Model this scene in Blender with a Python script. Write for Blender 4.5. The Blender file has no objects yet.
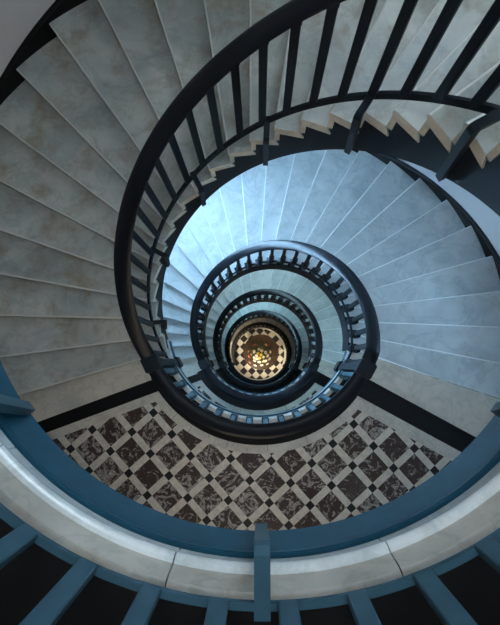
import bpy, math, random
from math import sin, cos, pi, radians as rad, asin, atan2, hypot
from mathutils import Matrix, Vector
S = bpy.context.scene
C = S.collection
random.seed(7)

# ------------------------------------------------------------------ camera
FPX = 470.17
cam_d = bpy.data.cameras.new('camera'); cam = bpy.data.objects.new('camera', cam_d); C.objects.link(cam)
cam_d.sensor_fit = 'HORIZONTAL'; cam_d.sensor_width = 36; cam_d.lens = FPX/500*36
cam_d.clip_start = .02; cam_d.clip_end = 200
TX, TY = .1115, .0181
cam.matrix_world = Matrix.Translation((-.0088, -.5737, 1.5)) @ Matrix.Rotation(TY, 4, 'Y') @ Matrix.Rotation(TX, 4, 'X')
S.camera = cam
# ------------------------------------------------------------------ world, exposure
w = bpy.data.worlds.new('world'); S.world = w; w.use_nodes = True
w.node_tree.nodes['Background'].inputs[0].default_value = (.25, .45, .75, 1)
w.node_tree.nodes['Background'].inputs[1].default_value = .0
S.view_settings.view_transform = 'Standard'; S.view_settings.look = 'None'
S.view_settings.gamma = 1; S.view_settings.use_curve_mapping = False
S.view_settings.exposure = 0.0
# added unseen windows, placed for their light: (angle deg, sill z, height, width, power W, colour)
BLUE = (.42, .68, 1.0)
ADDED_WINDOWS = [
    (62, .25, 1.9, 1.4, 300, (.62, .82, 1)),
    (128, -6.45, 2.2, 1.6, 2700, (.36, .66, 1.0)),
    (14, -3.7, 1.4, 1.3, 230, (.36, .66, 1.0)),
    (266, -3.1, 1.3, 1.6, 90, (1, .86, .68)),
    (118, -10.45, 2.3, 1.5, 650, (.46, .75, .92)),
    (8, -8.5, 1.5, 1.5, 200, (.40, .75, .95)),
    (118, -14.95, 2.3, 1.5, 900, (.40, .75, .95)),
]
ADDED_SKYLIGHT = (74, (.72, .88, 1))
H = 4.5263; N = 25; RISE = H/N
A0 = -.3497; P = .1543; OFF = .0765
RIN, ROUT, RW = 1.215, 3.54, 3.585
RR = 1.235
AS1 = rad(204.99)-24*P; N1 = 24     # the top flight has 24 risers, the others 25
LEVELS = [0, -H, -2*H, -3*H, -4*H]
GROUND = -5*H

# ------------------------------------------------------------------ materials
def mat(name, col, rough=.5, metal=0, spec=.5):
    m = bpy.data.materials.new(name); m.use_nodes = True
    b = m.node_tree.nodes['Principled BSDF']
    b.inputs['Base Color'].default_value = (*col, 1); b.inputs['Roughness'].default_value = rough
    b.inputs['Metallic'].default_value = metal; b.inputs['Specular IOR Level'].default_value = spec
    return m
class NT:
    def __init__(s, m): s.t = m.node_tree; s.b = s.t.nodes['Principled BSDF']
    def n(s, typ, **kw):
        x = s.t.nodes.new(typ)
        for k, v in kw.items(): setattr(x, k, v)
        return x
    def l(s, a, b): s.t.links.new(a, b)
    def coord(s): return s.n('ShaderNodeTexCoord').outputs['Object']
    def noise(s, vec, scale, detail=6, rough=.6, dist=0):
        x = s.n('ShaderNodeTexNoise'); x.inputs['Scale'].default_value = scale; x.inputs['Detail'].default_value = detail
        x.inputs['Roughness'].default_value = rough; x.inputs['Distortion'].default_value = dist
        s.l(vec, x.inputs['Vector']); return x.outputs['Fac']
    def ramp(s, fac, stops):
        x = s.n('ShaderNodeValToRGB'); e = x.color_ramp.elements
        while len(e) < len(stops): e.new(.5)
        for i, (p, c) in enumerate(stops): e[i].position = p; e[i].color = (*c, 1)
        s.l(fac, x.inputs[0]); return x.outputs['Color']
    def mix(s, fac, a, b, mode='MIX'):
        x = s.n('ShaderNodeMix', data_type='RGBA', blend_type=mode)
        if isinstance(fac, (int, float)): x.inputs[0].default_value = fac
        else: s.l(fac, x.inputs[0])
        for i, v in ((6, a), (7, b)):
            if isinstance(v, tuple): x.inputs[i].default_value = (*v, 1)
            else: s.l(v, x.inputs[i])
        return x.outputs[2]
    def m(s, op, a, b=None, c=None):
        x = s.n('ShaderNodeMath', operation=op)
        for i, v in enumerate((a, b, c)):
            if v is None: continue
            if isinstance(v, (int, float)): x.inputs[i].default_value = v
            else: s.l(v, x.inputs[i])
        return x.outputs[0]

def marble(name, base, dark, stain, rough=.35, scale=1.0, stain_amt=.5):
    m = mat(name, base, rough); t = NT(m); c = t.coord()
    big = t.noise(c, 1.6*scale, 5, .6, .6)
    veins = t.noise(c, 1.9*scale, 9, .6, .9)
    v = t.ramp(veins, [(.0, (1, 1, 1)), (.455, (.97, .97, .97)), (.5, (.74, .78, .80)), (.53, (.97, .97, .97)), (1, (1, 1, 1))])
    col = t.ramp(big, [(.3, dark), (.62, base)])
    col = t.mix(.75, col, v, 'MULTIPLY')
    st = t.noise(c, 4.5*scale, 7, .7, .3)
    sf = t.ramp(st, [(.49, (0, 0, 0)), (.72, (stain_amt,)*3)])
    col = t.mix(sf, col, stain)
    t.l(col, t.b.inputs['Base Color'])
    return m
M = {}
M['step'] = marble('grey marble', (.68, .69, .67), (.50, .53, .53), (.42, .40, .33), .33, 1.0, .35)
M['nosing'] = mat('worn pale nosing', (.82, .82, .80), .3)  # pale colour paints the bright highlight along the step edges
M['edge'] = marble('cream marble', (.72, .62, .48), (.56, .48, .37), (.36, .30, .2), .4, 1.6, .35)
M['curb'] = marble('pale curb marble', (.90, .90, .87), (.72, .74, .73), (.35, .34, .28), .35, 1.5, .4)
M['lip'] = marble('beige curb lip', (.60, .54, .46), (.44, .41, .36), (.33, .26, .17), .4, 1.5, .5)
b_ = M['curb'].node_tree.nodes['Principled BSDF']; b_.inputs['Roughness'].default_value = .2; b_.inputs['Specular IOR Level'].default_value = .9
M['border'] = marble('border marble', (.62, .56, .46), (.46, .41, .34), (.28, .25, .19), .35, 3, .3)
M['black'] = mat('black stone', (.008, .007, .007), .5, 0, .12)
M['iron'] = mat('blue black painted iron', (.034, .088, .118), .45, 0, .3)  # bluish light on the landing rails is put into this base colour
M['black_iron'] = mat('black painted iron', (.005, .009, .014), .5, 0, .2)  # stair rails and newels: same iron, darkened to stand for shade
M['fascia'] = mat('blue painted steel', (.006, .064, .102), .5, 0, .25)
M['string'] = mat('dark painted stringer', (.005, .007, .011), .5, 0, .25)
M['worn_step'] = marble('worn grey marble', (.50, .495, .44), (.27, .285, .265), (.23, .16, .08), .38, .8, .8)  # brown stains; base also darkened for the top flight's dimmer light
M['worn_nosing'] = mat('worn grey nosing', (.58, .56, .50), .35)  # softer painted edge highlight for the top flight
M['landing_marble'] = marble('warm landing marble', (.66, .59, .49), (.52, .47, .39), (.38, .30, .2), .35, 1.3, .3)
M['wood'] = mat('dark lacquered handrail', (.004, .005, .008), .4, 0, .18)
M['plaster'] = mat('white plaster', (.60, .575, .56), .8)
M['soffit'] = mat('soffit plaster', (.6, .6, .6), .8)
m = mat('iron mottled', (.03, .05, .07), .38); t = NT(m)
for key in ('iron', 'fascia'):
    t = NT(M[key]); b = tuple(t.b.inputs['Base Color'].default_value[:3])
    f = t.noise(t.coord(), 6, 5, .6); t.l(t.ramp(f, [(.3, tuple(x*.8 for x in b)), (.7, tuple(x*1.2 for x in b))]), t.b.inputs['Base Color'])

def checker_tile():
    # brown marble squares, cream strips, small black squares at the crossings
    m = mat('landing tile', (.3, .25, .2), .4, 0, .25); t = NT(m); c = t.coord()
    mp = t.n('ShaderNodeMapping'); mp.vector_type = 'TEXTURE'
    mp.inputs['Location'].default_value = (.65, -1.785, 0); mp.inputs['Rotation'].default_value = (0, 0, rad(45-3.1))
    s = .357; mp.inputs['Scale'].default_value = (s, s, s)
    t.l(c, mp.inputs[0]); sep = t.n('ShaderNodeSeparateXYZ'); t.l(mp.outputs[0], sep.inputs[0])
    hw = .12
    def near(o): return t.m('LESS_THAN', t.m('ABSOLUTE', t.m('SUBTRACT', t.m('FRACT', t.m('ADD', o, .5)), .5)), hw)
    x, y = near(sep.outputs[0]), near(sep.outputs[1])
    strip = t.m('MAXIMUM', x, y); node = t.m('MULTIPLY', x, y)
    v1 = t.noise(c, 7, 9, .72, 2.2)
    cells = t.n('ShaderNodeTexWhiteNoise'); cells.noise_dimensions = '2D'
    fl = t.n('ShaderNodeVectorMath', operation='FLOOR'); t.l(mp.outputs[0], fl.inputs[0]); t.l(fl.outputs[0], cells.inputs['Vector'])
    amt = t.m('MULTIPLY_ADD', cells.outputs['Value'], .09, -.045)
    brown = t.ramp(t.m('ADD', v1, amt), [(.0, (.028, .014, .010)), (.47, (.052, .030, .023)), (.54, (.07, .05, .042)), (.565, (.55, .48, .41)), (.595, (.09, .065, .052)), (.67, (.62, .56, .49))])
    cream = t.ramp(t.noise(c, 14, 4), [(.3, (.50, .44, .36)), (.7, (.68, .61, .50))])
    col = t.mix(strip, brown, cream); col = t.mix(node, col, (.012, .011, .011))
    t.l(col, t.b.inputs['Base Color']); return m
M['tile'] = checker_tile()
def diamond_tile():
    m = mat('ground tile', (.5, .5, .5), .3); t = NT(m); c = t.coord()
    mp = t.n('ShaderNodeMapping'); mp.vector_type = 'TEXTURE'
    s = .29; mp.inputs['Location'].default_value = (.06, -.87+s*.7071, 0); mp.inputs['Rotation'].default_value = (0, 0, rad(45)); mp.inputs['Scale'].default_value = (s, s, s)
    t.l(c, mp.inputs[0]); ck = t.n('ShaderNodeTexChecker'); ck.inputs['Scale'].default_value = 1
    of = t.n('ShaderNodeVectorMath', operation='ADD'); of.inputs[1].default_value = (0, 0, .5); t.l(mp.outputs[0], of.inputs[0])
    t.l(of.outputs[0], ck.inputs['Vector'])
    light = t.ramp(t.noise(c, 5, 5), [(.3, (.66, .63, .56)), (.7, (.84, .81, .74))])
    t.l(light, ck.inputs['Color1']); ck.inputs['Color2'].default_value = (.02, .017, .015, 1)
    t.l(ck.outputs['Color'], t.b.inputs['Base Color']); return m
M['diamond'] = diamond_tile()

# ------------------------------------------------------------------ mesh helpers
def mesh(name, verts, faces, m, parent=None, smooth=False):
    me = bpy.data.meshes.new(name); me.from_pydata(verts, [], faces); me.update()
    o = bpy.data.objects.new(name, me); C.objects.link(o); o.data.materials.append(m)
    if smooth:
        for p in me.polygons: p.use_smooth = True
    import bmesh
    b = bmesh.new(); b.from_mesh(me); bmesh.ops.recalc_face_normals(b, faces=b.faces); b.to_mesh(me); b.free()
    if smooth: me.set_sharp_from_angle(angle=rad(40))
    if parent: o.parent = parent
    return o
def pol(r, a, z=0): return (r*cos(a), r*sin(a), z)
def sweep(prof, a0, a1, n, zf=lambda a: 0, V=None, F=None):
    """closed profile [(r, z)] swept round the well axis"""
    V = [] if V is None else V; F = [] if F is None else F; k = len(prof); b = len(V)
    for i in range(n+1):
        a = a0+(a1-a0)*i/n; z0 = zf(a)
        V += [pol(r, a, z+z0) for r, z in prof]
    for i in range(n):
        for j in range(k):
            F.append((b+i*k+j, b+i*k+(j+1) % k, b+(i+1)*k+(j+1) % k, b+(i+1)*k+j))
    F.append(tuple(b+j for j in range(k))); F.append(tuple(b+n*k+j for j in reversed(range(k))))
    return V, F
def rect(r0, r1, z0, z1, bv=0):
    if not bv: return [(r0, z0), (r1, z0), (r1, z1), (r0, z1)]
    return [(r0+bv, z0), (r1-bv, z0), (r1, z0+bv), (r1, z1-bv), (r1-bv, z1), (r0+bv, z1), (r0, z1-bv), (r0, z0+bv)]
def boxat(V, F, a, r0, r1, wt, z0, z1, bv=.004):
    """bevelled post at angle a: radial r0..r1, tangential width wt"""
    b = len(V); u = (cos(a), sin(a)); t = (-sin(a), cos(a)); h = wt/2
    pts = [(r0+bv, -h), (r1-bv, -h), (r1, -h+bv), (r1, h-bv), (r1-bv, h), (r0+bv, h), (r0, h-bv), (r0, -h+bv)]
    for z in (z0, z1):
        V += [(u[0]*p+t[0]*q, u[1]*p+t[1]*q, z) for p, q in pts]
    k = 8
    for j in range(k): F.append((b+j, b+(j+1) % k, b+k+(j+1) % k, b+k+j))
    F.append(tuple(range(b, b+k))); F.append(tuple(range(b+k, b+2*k)))
def empty(name, loc=(0, 0, 0), rz=0):
    o = bpy.data.objects.new(name, None); C.objects.link(o); o.location = loc; o.rotation_euler.z = rz
    o.empty_display_size = .2; return o
def tag(o, label, cat, group=None):
    o['label'] = label; o['category'] = cat
    if group: o['group'] = group
    return o
def struct(o, label=None):
    o['kind'] = 'structure'
    if label: o['label'] = label
    return o
def copy_tree(o, parent=None):
    c = o.copy(); C.objects.link(c)
    if parent: c.parent = parent
    for ch in list(o.children): copy_tree(ch, c)
    return c

# ------------------------------------------------------------------ shell
n = 96
V = [pol(r, 2*pi*i/n, z) for r, z in ((RW, GROUND-.1), (RW, 4.0), (RW+.3, 4.0), (RW+.3, GROUND-.1)) for i in range(n)]
F = [(k*n+i, k*n+(i+1) % n, ((k+1) % 4)*n+(i+1) % n, ((k+1) % 4)*n+i) for k in range(4) for i in range(n)]
struct(mesh('wall_outer', V, F, M['plaster'], smooth=True), 'white plastered round stairwell wall')
V = [pol(RW+.1, 2*pi*i/n, z) for z in (4.0, 4.2) for i in range(n)]
F = [tuple(range(n)), tuple(range(n, 2*n))]+[(i, (i+1) % n, n+(i+1) % n, n+i) for i in range(n)]
struct(mesh('ceiling', V, F, M['plaster']), 'white ceiling over the stairwell')
V = [pol(RW+.1, 2*pi*i/n, z) for z in (-.2, 0) for i in range(n)]
g = mesh('floor', V, F, M['diamond']); g.location.z = GROUND; struct(g, 'ground floor of black and white diamond tiles at the foot of the well')

# ------------------------------------------------------------------ landings
AL0, AL1 = A0+24*P-.012, A0+2*pi + asin(OFF/2.4)
def ring_poly(pts, z0, z1):
    k = len(pts); V = [(x, y, z) for z in (z0, z1) for x, y in pts]
    return V, [tuple(range(k)), tuple(range(k, 2*k))]+[(i, (i+1) % k, k+(i+1) % k, k+i) for i in range(k)]
def strip_line(p, q, w0, w1, r0, r1, z0, z1):
    """straight inlay along line p->q, offset w0..w1 to its left, clipped between radii"""
    d = Vector(q)-Vector(p); d.normalize(); nn = Vector((-d.y, d.x)); out = []
    for w, seq in ((w0, (r0, r1)), (w1, (r1, r0))):
        o = Vector(p)+nn*w; b = o.dot(d)
        for r in seq:
            h = o-d*b; s = math.sqrt(max(r*r-h.dot(h), 0)); pt = h+d*s; out.append((pt.x, pt.y))
    return ring_poly(out, z0, z1)
def make_landing(name, z, label, AL0, AL1):
    V, F = sweep([(RIN+.05, -.06), (RW-.004, -.06), (RW-.004, 0), (RIN+.05, 0)], AL0, AL1, 60)
    fl = mesh(name, V, F, M['tile']); fl.location.z = z; struct(fl, label)
    V, F = sweep(rect(RIN+.05, RW-.004, -.36, -.06), AL0, AL1, 60)
    mesh('slab', V, F, M['soffit'], fl)
    # marble treads at both ends, beyond the black threshold bands
    e = .003
    def sector_end(a_edge, p, q, w):          # area between the last nosing line and the band
        d = Vector(q)-Vector(p); d.normalize(); nn = Vector((-d.y, d.x))
        o = Vector(p)+nn*w; hh = o-d*o.dot(d); pts = []
        for r in (1.27, RW-.01):
            s = math.sqrt(r*r-hh.dot(hh)); pt = hh+d*s; pts.append((pt.x, pt.y))
        aa, ab = atan2(pts[1][1], pts[1][0]), a_edge
        while aa-ab > pi: aa -= 2*pi
        while aa-ab < -pi: aa += 2*pi
        arc = [pol(RW-.01, aa+(ab-aa)*i/8)[:2] for i in range(1, 9)]
        return ring_poly(pts+arc+[pol(1.27, a_edge)[:2]], .0, e)
    Lp, Lq = (-1.37, -.76), (-2.78, -1.28)
    Rp, Rq = (1.49, -.81), (2.7, -1.47)
    V, F = sector_end(AL0+.01, Lp, Lq, 0); mesh('marble_end_slab', V, F, M['landing_marble'], fl)
    V, F = sector_end(AL1-.002, Rp, Rq, 0); mesh('marble_end_slab', V, F, M['landing_marble'], fl)
    V, F = strip_line(Lp, Lq, 0, .165, 1.27, RW-.01, 0, e+.003); mesh('black_band', V, F, M['black'], fl)
    V, F = strip_line(Rp, Rq, -.25, 0, 1.27, RW-.01, 0, e+.003); mesh('black_band', V, F, M['black'], fl)
    V, F = strip_line(Lp, Lq, .165, .275, 1.6, RW-.01, 0, e); mesh('border', V, F, M['border'], fl)
    V, F = strip_line(Rp, Rq, -.40, -.25, 1.6, RW-.01, 0, e); mesh('border', V, F, M['border'], fl)
    aL, aR = rad(211.5), rad(326.3)
    for i in range(13):
        g0, g1 = aL-.015+(aR-aL+.035)*i/13, aL-.015+(aR-aL+.035)*(i+1)/13
        V, F = sweep(rect(1.565, 1.672, 0, e+.0015), g0+.0015, g1-.0015, 6); mesh('border_stone', V, F, M['border'], fl)
    V, F = sweep(rect(1.29, 1.567, 0, e+.002), rad(208), rad(329), 48); mesh('black_band', V, F, M['black'], fl)
    # joints in the curved border
    # marble curb: square top edge, ridge, cove below
    cv = [(1.30, -.262), (1.258, -.262), (1.252, -.21), (1.242, -.165), (1.226, -.135), (1.213, -.120), (1.208, -.104), (1.211, -.090), (1.222, -.080), (1.30, -.078)]
    lip = [(1.30, -.077), (1.236, -.077), (1.240, -.06), (1.243, -.02), (1.252, .004), (1.262, .008), (1.30, .008)]
    step = (AL1-AL0)/5.0
    for i in range(5):
        g0 = .0016 if i else 0
        V, F = sweep(cv, AL0+i*step+g0, AL0+(i+1)*step-.0016, 16); c = mesh('curb_stone', V, F, M['curb'], fl, True)
        V, F = sweep(lip, AL0+i*step+g0, AL0+(i+1)*step-.0016, 16); mesh('curb_lip', V, F, M['lip'], fl, True)
    V, F = sweep([(1.285, -.515), (1.25, -.515), (1.245, -.505), (1.247, -.30), (1.24, -.27), (1.245, -.258), (1.285, -.258)], AL0, AL1, 72)
    mesh('fascia', V, F, M['fascia'], fl)
    return fl
nth = ['camera level', 'first landing below', 'second landing below', 'third landing below', 'fourth landing below']
LAB = ['pale marble and blue edged top landing in the foreground',
       'patterned landing of brown marble squares, cream strips and small black squares, just below the top',
       'second landing down, mostly hidden, cream border showing inside the balustrade above it',
       'third landing down, a thin dark crescent inside the second ring', 'lowest landing, a thin dark arc around the ground floor']
for i, z in enumerate(LEVELS): make_landing('floor_landing', z, LAB[i], AL0, AL1+(AS1-A0 if i == 0 else 0))

# ------------------------------------------------------------------ flights
class Fl: pass
def flight_params(n, a0):
    f = Fl(); f.n = n; f.a0 = a0; f.rise = H/n
    f.la = lambda k, d, r: a0+k*P+asin((OFF+d)/r)
    f.slope = lambda a: -(a-a0)/P*f.rise
    return f
FL_TOP, FL_LOW = flight_params(N1, AS1), flight_params(N, A0)
def step_mesh(k, parent, sm, fl):
    RISE, la = fl.rise, fl.la
    """tread k with the riser below its front edge"""
    T = .082
    if k == 0: sec = [(0, -.05, -.001), (0, -.016, -.0), (0, -.005, -.004), (0, 0, -.014), (0, 0, -.034), (0, -.005, -.04), (0, -.010, -.04), (0, -.010, -RISE-.001), (0, -.05, -RISE-.001)]
    else: sec = [(-1, -.009, 0), (0, -.016, 0), (0, -.005, -.004), (0, 0, -.014), (0, 0, -.034), (0, -.005, -.04), (0, -.010, -.04), (0, -.010, -RISE-.001), (0, -.05, -RISE-.001), (0, -.05, -T), (-1, -.049, -T)]
    rs = [RIN+(ROUT-RIN)*i/12 for i in range(13)]; n = len(sec); V = []; F = []
    for r in rs: V += [pol(r, la(k+dk, d, r), -k*RISE+z) for dk, d, z in sec]
    for i in range(len(rs)-1):
        for j in range(n): F.append((i*n+j, i*n+(j+1) % n, (i+1)*n+(j+1) % n, (i+1)*n+j))
    F.append(tuple(range(n))); F.append(tuple(range((len(rs)-1)*n, len(rs)*n)))
    return mesh('step' if k else 'top_riser', V, F, sm, parent)
def make_flight(closed, fl):
    RISE, A0, N, pitch = fl.rise, fl.a0, fl.n, fl.slope
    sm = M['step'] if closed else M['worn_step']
    root = empty('staircase')
    for k in range(0, N):
        o = step_mesh(k, root, sm, fl)
        # cream sawn ends of the slabs towards the well
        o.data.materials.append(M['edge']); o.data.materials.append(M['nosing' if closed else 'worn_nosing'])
        for p in o.data.polygons:
            c = p.center; r = hypot(c.x, c.y)
            if abs(p.normal.x*c.x+p.normal.y*c.y)/r > .9 and r < RIN+.02: p.material_index = 1
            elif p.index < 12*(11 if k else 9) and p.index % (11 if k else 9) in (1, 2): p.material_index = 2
    # stringer: saw-tooth top, smooth bottom
    V, F = [], []
    def top(k): return -k*RISE-.085
    st = []
    for k in range(0, N+1):
        a = A0+k*P+asin((OFF-.03)/1.24)
        st += [(a-.0005, top(k) if k else -.085), (a+.0005, top(k+1) if k < N else -H-.085)]
    st[-1] = (st[-2][0]+.001, -H-.1); st = st[:-2]
    fine = []
    for (a, z), (b, y) in zip(st, st[1:]):
        m_ = 1 if b-a < .01 else 4
        for i in range(m_): fine.append((a+(b-a)*i/m_, z+(y-z)*i/m_))
    fine.append(st[-1])
    for a, z in fine:
        lo = min(pitch(a)-(.44 if closed else .51), z-.05)
        V += [pol(r, a, q) for r, q in ((1.228, lo), (1.262, lo), (1.262, z), (1.228, z))]
    n = len(fine)
    for i in range(n-1):
        for j in range(4): F.append((i*4+j, i*4+(j+1) % 4, i*4+4+(j+1) % 4, i*4+4+j))
    F += [(0, 1, 2, 3), (4*n-4, 4*n-3, 4*n-2, 4*n-1)]
    mesh('stringer', V, F, M['string'], root)
    if closed:                       # string plate over the step ends; dark flange stands for railing shadow
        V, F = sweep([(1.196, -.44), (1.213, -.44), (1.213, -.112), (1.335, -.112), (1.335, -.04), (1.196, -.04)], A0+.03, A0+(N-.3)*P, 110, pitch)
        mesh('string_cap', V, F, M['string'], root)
    V, F = sweep([(1.262, -.43), (RW-.005, -.43), (RW-.005, -.38), (1.262, -.38)], A0+.04, A0+(N-1.1)*P, 90, pitch)
    mesh('soffit', V, F, M['soffit'], root)
    V, F = sweep([(ROUT-.010, -.34), (RW-.003, -.34), (RW-.003, .09), (ROUT+.008, .09), (ROUT-.010, .075)], A0-.02, A0+(N-.1)*P, 90, pitch)
    mesh('skirting', V, F, M['black'], root)
    return root
fl_labels = ['dim grey marble flight sweeping around the upper left, widest and nearest the camera',
             'blue-lit marble flight running down from the patterned landing on the right',
             'teal-lit flight inside the second handrail ring, one turn further down',
             'narrow teal flight inside the third handrail ring', 'lowest flight, a thin dark ring just above the ground floor']
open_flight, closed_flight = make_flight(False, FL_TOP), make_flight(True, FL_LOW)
for i in range(5):
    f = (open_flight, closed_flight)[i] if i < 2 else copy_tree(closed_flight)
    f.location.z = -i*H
    tag(f, fl_labels[i], 'staircase', 'marble flights of the spiral staircase')

# ------------------------------------------------------------------ balustrades
HT = 1.2
def handrail_prof(rc=1.238, w=.150):
    h = w/2
    return [(rc-h*.55, HT-.085), (rc+h*.55, HT-.085), (rc+h*.62, HT-.06), (rc+h, HT-.045), (rc+h, HT-.022), (rc+h*.8, HT-.008),
            (rc+h*.35, HT), (rc-h*.35, HT), (rc-h*.8, HT-.008), (rc-h, HT-.022), (rc-h, HT-.045), (rc-h*.62, HT-.06)]
def baluster(a, zb, zt, root, foot=None, m='iron'):
    V, F = [], []
    boxat(V, F, a, 1.216, 1.254, .054, zb, zt)
    boxat(V, F, a, 1.211, 1.259, .064, zt-.035, zt, .006)
    if foot is not None:                      # swollen foot standing on the string or curb
        boxat(V, F, a, 1.203, 1.315, .088, foot, zb+.03, .018)
        boxat(V, F, a, 1.206, 1.285, .074, zb+.03, zb+.09, .012)
    o = mesh('baluster', V, F, M[m], root)
def bracket(a, zr, zlow, root, m='iron'):
    """square bar from the bottom rail out over the edge, down and back to the stringer"""
    V, F = [], []
    u = Vector((cos(a), sin(a), 0)); t = Vector((-sin(a), cos(a), 0)); h = .0225
    path = [(1.262, zr-.018), (1.262, zr+.022), (1.092, zr+.022), (1.072, zr+.005), (1.07, zr-.03), (1.205, zlow), (1.245, zlow), (1.118, zr-.05), (1.115, zr-.018)]
    k = len(path)
    for s in (-h, h): V += [tuple(u*r+t*s+Vector((0, 0, z))) for r, z in path]
    F = [tuple(range(k)), tuple(range(k, 2*k))]+[(i, (i+1) % k, k+(i+1) % k, k+i) for i in range(k)]
    mesh('bracket', V, F, M[m], root)
def newel(a, root):
    V, F = [], []
    boxat(V, F, a, 1.19, 1.29, .10, -.34, HT-.10, .012)
    boxat(V, F, a, 1.155, 1.325, .17, HT-.11, HT+.035, .018)
    boxat(V, F, a, 1.17, 1.31, .14, HT-.15, HT-.11, .012)
    boxat(V, F, a, 1.165, 1.315, .15, -.30, -.10, .02)
    boxat(V, F, a, 1.205, 1.275, .07, -.40, -.34, .01)
    o = mesh('newel_post', V, F, M['black_iron'], root)
NL, NR = rad(206.5), rad(330.5)
def make_landing_balustrade(feet):
    root = empty('landing_balustrade')
    V, F = sweep(handrail_prof(), NL, NR, 64); mesh('handrail', V, F, M['wood'], root, True)
    ro = -.035 if feet else 0
    V, F = sweep(rect(1.222+ro, 1.244+ro, .113, .131), NL, NR, 64); mesh('bottom_rail', V, F, M['iron'], root)
    a = 264.4-8.87*6
    while a < 328:
        if a > 209: baluster(rad(a), .13, HT-.08, root, .012 if feet else None)
        a += 8.87
    if not feet:
        for a in (218, 270, 322): bracket(rad(a), .122, -.47, root)
    newel(NL, root); newel(NR, root)
    return root
def hand_z(a, base): return base(a)
def make_flight_balustrade(fl, closed):
    """in world angles; pitch turned by the flight's turn"""
    root = empty('stair_balustrade')
    pf = fl.slope
    aS, aEnd = NR-2*pi, NL
    zc = lambda a: max(-H, min(0, pf(a)))
    V, F = sweep(handrail_prof(), aS, aEnd, 110, zc); mesh('handrail', V, F, M['wood'], root, True)
    # bottom rail, higher above the steps than on the landings, easing down at both ends
    def lift(a):
        e = min(a-aS, aEnd-a)/rad(9)
        return .115+(.165-.115)*max(0, min(1, e))
    zr = lambda a: zc(a)+lift(a)
    ro = -.03 if closed else 0
    V, F = sweep(rect(1.223+ro, 1.247+ro, 0, .062-(.02 if closed else 0)), aS, aEnd, 110, zr); mesh('bottom_rail', V, F, M['black_iron'], root)
    pa = 8.8407 if closed else 8.0
    a = 89.0-pa*14
    while a < 204:
        A = rad(a)
        if a > -26: baluster(A, zr(A)+.03, zc(A)+HT-.07, root, zc(A)-.045 if closed else None, 'black_iron')
        a += pa
    if not closed:
      for a in (27, 57, 87.3, 118, 151, 184): bracket(rad(a), zr(rad(a))+.03, pf(rad(a))-.53, root, 'black_iron')
    return root
lb_labels = ['blue iron railing of the top landing across the bottom foreground', 'curved dark railing along the inner edge of the patterned landing',
             'curved dark railing of the second landing down', 'curved dark railing of the third landing down', 'curved dark railing of the lowest landing']
lb = make_landing_balustrade(False); lb2 = make_landing_balustrade(True)
for i in range(5):
    o = lb if i == 0 else (lb2 if i == 1 else copy_tree(lb2)); o.location.z = -i*H
    tag(o, lb_labels[i], 'railing', 'landing railings')
sb_labels = ['large black stair railing nearest the camera, curving from upper right down the left',
             'black stair railing forming the second ring around the well', 'black stair railing forming the third ring around the well',
             'black stair railing forming the fourth, small ring around the well', 'black stair railing of the lowest flight, the smallest ring']
sb1 = make_flight_balustrade(FL_TOP, False); sb2 = make_flight_balustrade(FL_LOW, True)
for i in range(5):
    o = sb1 if i == 0 else (sb2 if i == 1 else copy_tree(sb2)); o.location.z = -i*H
    tag(o, sb_labels[i], 'railing', 'stair railings')

# ------------------------------------------------------------------ added unseen windows lighting the flights
def make_added_window(idx, deg, z, h, wd, power, col):
    a = rad(deg); f = empty('window_%d' % idx, pol(RW-.02, a, z), a+pi/2)   # local x along wall, local y outwards... 
    struct(f, 'tall stairwell window with daylight behind it')
    me_v, me_f = [], []
    def bx(x0, x1, y0, y1, z0, z1):
        b = len(me_v); me_v.extend([(x, y, q) for q in (z0, z1) for x, y in ((x0, y0), (x1, y0), (x1, y1), (x0, y1))])
        me_f.extend([(b, b+1, b+2, b+3), (b+4, b+5, b+6, b+7)]+[(b+i, b+(i+1) % 4, b+4+(i+1) % 4, b+4+i) for i in range(4)])
    hw = wd/2; y0, y1 = .0, .16
    bx(-hw-.08, -hw, y0, y1, 0, h); bx(hw, hw+.08, y0, y1, 0, h); bx(-hw-.08, hw+.08, y0, y1, h, h+.08); bx(-hw-.12, hw+.12, y0, y1+.06, -.08, 0)
    bx(-.02, .02, y0, y1-.09, 0, h); bx(-hw, hw, y0, y1-.09, h*.62, h*.62+.04)
    mesh('window_frame', me_v, me_f, M['plaster'], f)
    pm = bpy.data.materials.get('daylit glass %d' % idx) or mat('daylit glass %d' % idx, (.1, .1, .1), .2)
    b = pm.node_tree.nodes['Principled BSDF']; b.inputs['Emission Color'].default_value = (*col, 1); b.inputs['Emission Strength'].default_value = 1.0
    mesh('window_pane', [(-hw, .03, 0), (hw, .03, 0), (hw, .03, h), (-hw, .03, h)], [(0, 1, 2, 3)], pm, f)
    ld = bpy.data.lights.new('daylight', 'AREA'); ld.shape = 'RECTANGLE'; ld.size = wd; ld.size_y = h; ld.energy = power; ld.color = col; ld.spread = rad(118) if z < -1 else pi  # area light added to stand for an unseen source
    lo = bpy.data.objects.new('daylight', ld); C.objects.link(lo); lo.parent = f; lo.location = (0, .075, h/2); lo.rotation_euler = (-pi/2, 0, pi)
    lo.rotation_euler = (pi/2, 0, pi)
for i, wv in enumerate(ADDED_WINDOWS): make_added_window(i+1, *wv)

V, F = sweep(rect(1.30, 1.40, 0, .06, .01), 0, 2*pi, 96)
o = mesh('trim_1', V, F, M['curb'], None, True); o.location.z = GROUND+.001; struct(o, 'pale marble ring laid in the ground floor around the foot of the well')
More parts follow.
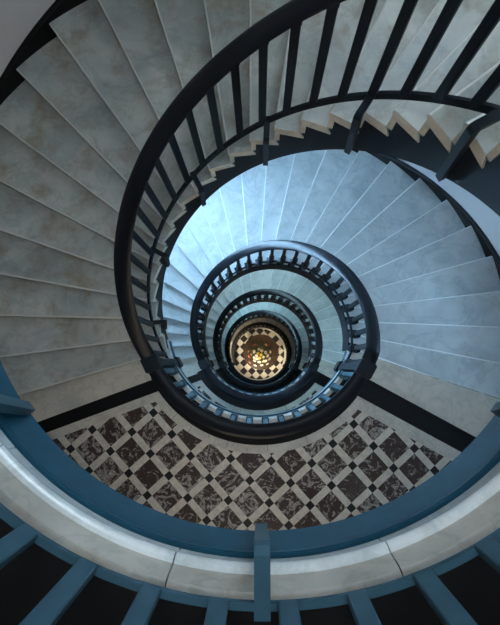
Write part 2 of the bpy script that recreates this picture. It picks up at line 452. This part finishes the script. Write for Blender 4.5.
# ------------------------------------------------------------------ added unseen skylight lighting the well from above
V, F = sweep(rect(.86, 1.0, 3.80, 3.995, .015), 0, 2*pi, 48); sk = mesh('window_skylight', V, F, M['plaster'], None, True); struct(sk, 'round skylight in the ceiling over the well')
pm = mat('skylight glass', (.2, .2, .2), .2); b = pm.node_tree.nodes['Principled BSDF']; b.inputs['Emission Color'].default_value = (*ADDED_SKYLIGHT[1], 1); b.inputs['Emission Strength'].default_value = 1
V, F = sweep([(0.001, 3.95), (.86, 3.95), (.86, 3.97), (0.001, 3.97)], 0, 2*pi, 48); mesh('skylight_pane', V, F, pm, sk)
ld = bpy.data.lights.new('skylight', 'AREA'); ld.shape = 'DISK'; ld.size = 1.7; ld.energy = ADDED_SKYLIGHT[0]; ld.color = ADDED_SKYLIGHT[1]
lo = bpy.data.objects.new('skylight', ld); C.objects.link(lo); lo.parent = sk; lo.location = (0, 0, 3.94)
# ------------------------------------------------------------------ ground floor table and bouquet
tb = empty('round_table', (.11, .07, GROUND)); tag(tb, 'round brown table under the flowers at the very bottom of the well', 'table')
tw = mat('brown table wood', (.16, .075, .045), .45, 0, .3); t = NT(tw); f_ = t.noise(t.coord(), 6, 6, .6, 1.5); t.l(t.ramp(f_, [(.3, (.035, .022, .018)), (.7, (.11, .07, .052))]), t.b.inputs['Base Color'])
def lathe(prof, n=32):
    V = [(r*cos(2*pi*i/n), r*sin(2*pi*i/n), z) for r, z in prof for i in range(n)]; k = len(prof)
    F = [(j*n+i, j*n+(i+1) % n, (j+1)*n+(i+1) % n, (j+1)*n+i) for j in range(k-1) for i in range(n)]
    return V, F+[tuple(range(n)), tuple(range((k-1)*n, k*n))]
V, F = lathe([(.8, .74), (.86, .745), (.88, .765), (.88, .785), (.86, .80)], 48); mesh('tabletop', V, F, tw, tb, True)
V, F = lathe([(.38, 0), (.38, .03), (.12, .09), (.07, .2), (.1, .4), (.07, .6), (.2, .74)]); mesh('pedestal', V, F, tw, tb, True)
vs = empty('flower_bouquet', (.06, .0, GROUND+.8)); tag(vs, 'warmly lit bouquet of white, yellow and pink flowers on the round table', 'bouquet')
V, F = lathe([(.09, 0), (.12, .02), (.15, .16), (.1, .3), (.12, .36)]); mesh('vase', V, F, mat('vase glaze', (.5, .5, .45), .2), vs, True)
leaf = mat('dark leaves', (.03, .06, .02), .5); white = mat('white petals', (.85, .82, .72), .5); yel = mat('yellow petals', (.85, .62, .08), .5); pinkm = mat('dusty pink petals', (.42, .17, .13), .5); redm = mat('red petals', (.5, .08, .05), .5)
def flower(x, y, z, R, m, cm):
    V, F = [], []; n = 6; a_ = random.random()*6
    tl = Vector((x, y, .35)).normalized()
    q = Vector((0, 0, 1)).rotation_difference(tl)
    for i in range(n):
        a = a_+2*pi*i/n; b = len(V); d = Vector((cos(a), sin(a), 0)); s = Vector((-sin(a), cos(a), 0))
        for p, wv, zz in ((.05, .1, 0), (.5, .32, .12), (1, .05, .05)):
            for sg in (-1, 1): V.append(tuple(Vector((x, y, z))+q @ (d*p*R+s*wv*R*sg+Vector((0, 0, zz*R)))))
            V.append(tuple(Vector((x, y, z))+q @ (d*p*R+Vector((0, 0, zz*R-.15*R)))))
        F += [(b, b+3, b+4, b+1), (b+3, b+6, b+7, b+4), (b, b+2, b+5, b+3), (b+2, b+1, b+4, b+5), (b+3, b+5, b+8, b+6), (b+5, b+4, b+7, b+8), (b, b+1, b+2), (b+6, b+7, b+8)]
    o = mesh('flower', V, F, m, vs)
    V, F = lathe([(.02*R, -.05*R), (.2*R, 0), (.2*R, .12*R), (.08*R, .2*R)], 8)
    V = [tuple(Vector((x, y, z))+q @ Vector(v)) for v in V]
    c = mesh('flower_centre', V, F, cm, o)
for i in range(34):
    r = .58*math.sqrt((i+.5)/34); a = i*2.39996
    x, y = r*cos(a)+random.uniform(-.05, .05), r*sin(a)-.05+random.uniform(-.05, .05); z = .72-.6*r*r+random.uniform(-.03, .03)
    if y > .12 and i % 3: continue
    mm = yel if r < .17 else (redm if i == 25 else (pinkm if x < -.3 or y > .2 else white))
    flower(x, y, z, .085+random.random()*.03, mm, yel)
for i in range(26):
    a = i*2.39996+1; r = .25+.38*((i*7) % 26)/26; L = .22; x, y = r*cos(a), r*sin(a)+.08; z = .55-.5*r
    d = Vector((cos(a), sin(a), -.2)); s = Vector((-sin(a), cos(a), 0))*.06; o_ = Vector((x, y, z))
    V = [tuple(o_-d*L*.5), tuple(o_+s+Vector((0, 0, .02))), tuple(o_+d*L*.6), tuple(o_-s+Vector((0, 0, .02))), tuple(o_-Vector((0, 0, .015)))]
    mesh('leaf', V, [(0, 1, 2, 3), (0, 4, 1), (1, 4, 2), (2, 4, 3), (3, 4, 0)], leaf, vs)
V, F = lathe([(.05, .3), (.3, .42), (.36, .5), (.2, .62), (.05, .66)], 14); mesh('foliage', V, F, leaf, vs)
# added globe lamps, unseen, brightening the ground floor
for deg in (70, 190, 310):
    gl = empty('globe_lamp', pol(RW-.18, rad(deg), GROUND+1.9)); tag(gl, 'round glass lamp on the ground floor wall '+{70: 'on the far side, behind the lowest flight', 190: 'to the left of the table', 310: 'to the lower right of the table'}[deg], 'lamp', 'globe lamps on the ground floor wall')
    V, F = lathe([(.02, -.10), (.07, -.075), (.1, 0), (.07, .075), (.02, .10)], 16)
    gm = mat('globe glass', (.8, .7, .5), .4); b = gm.node_tree.nodes['Principled BSDF']; b.inputs['Emission Color'].default_value = (1, .8, .5, 1); b.inputs['Emission Strength'].default_value = 170
    mesh('globe', V, F, gm, gl, True)
    V, F = [], []; boxat(V, F, rad(deg), .09, .178, .05, -.02, .02); mesh('wall_arm', V, F, M['iron'], gl)
# added spotlight, out of view, throwing warm light on the table
sc = empty('wall_spotlight', pol(RW-.14, rad(250), GROUND+3.0)); tag(sc, 'small brass spotlight on the ground floor wall aimed at the table', 'lamp')
V, F = lathe([(.03, 0), (.05, .02), (.055, .1), (.03, .13)], 16); mesh('lamp_shade', V, F, mat('brass', (.5, .35, .12), .3, 1), sc, True)
V, F = [], []
boxat(V, F, rad(250), .02, .145, .03, .05, .08); mesh('wall_arm', V, F, M['iron'], sc)
ld = bpy.data.lights.new('warm_spot', 'SPOT'); ld.energy = 1000; ld.color = (1, .84, .60); ld.spot_size = rad(58); ld.spot_blend = .6; ld.shadow_soft_size = .05
lo = bpy.data.objects.new('warm_spot', ld); C.objects.link(lo); lo.parent = sc; lo.location = (0, 0, -.03)
src = Vector(pol(RW-.14, rad(250), GROUND+2.97)); lo.rotation_euler = (Vector((.08, -.05, GROUND+1.3))-src).to_track_quat('-Z', 'Y').to_euler()
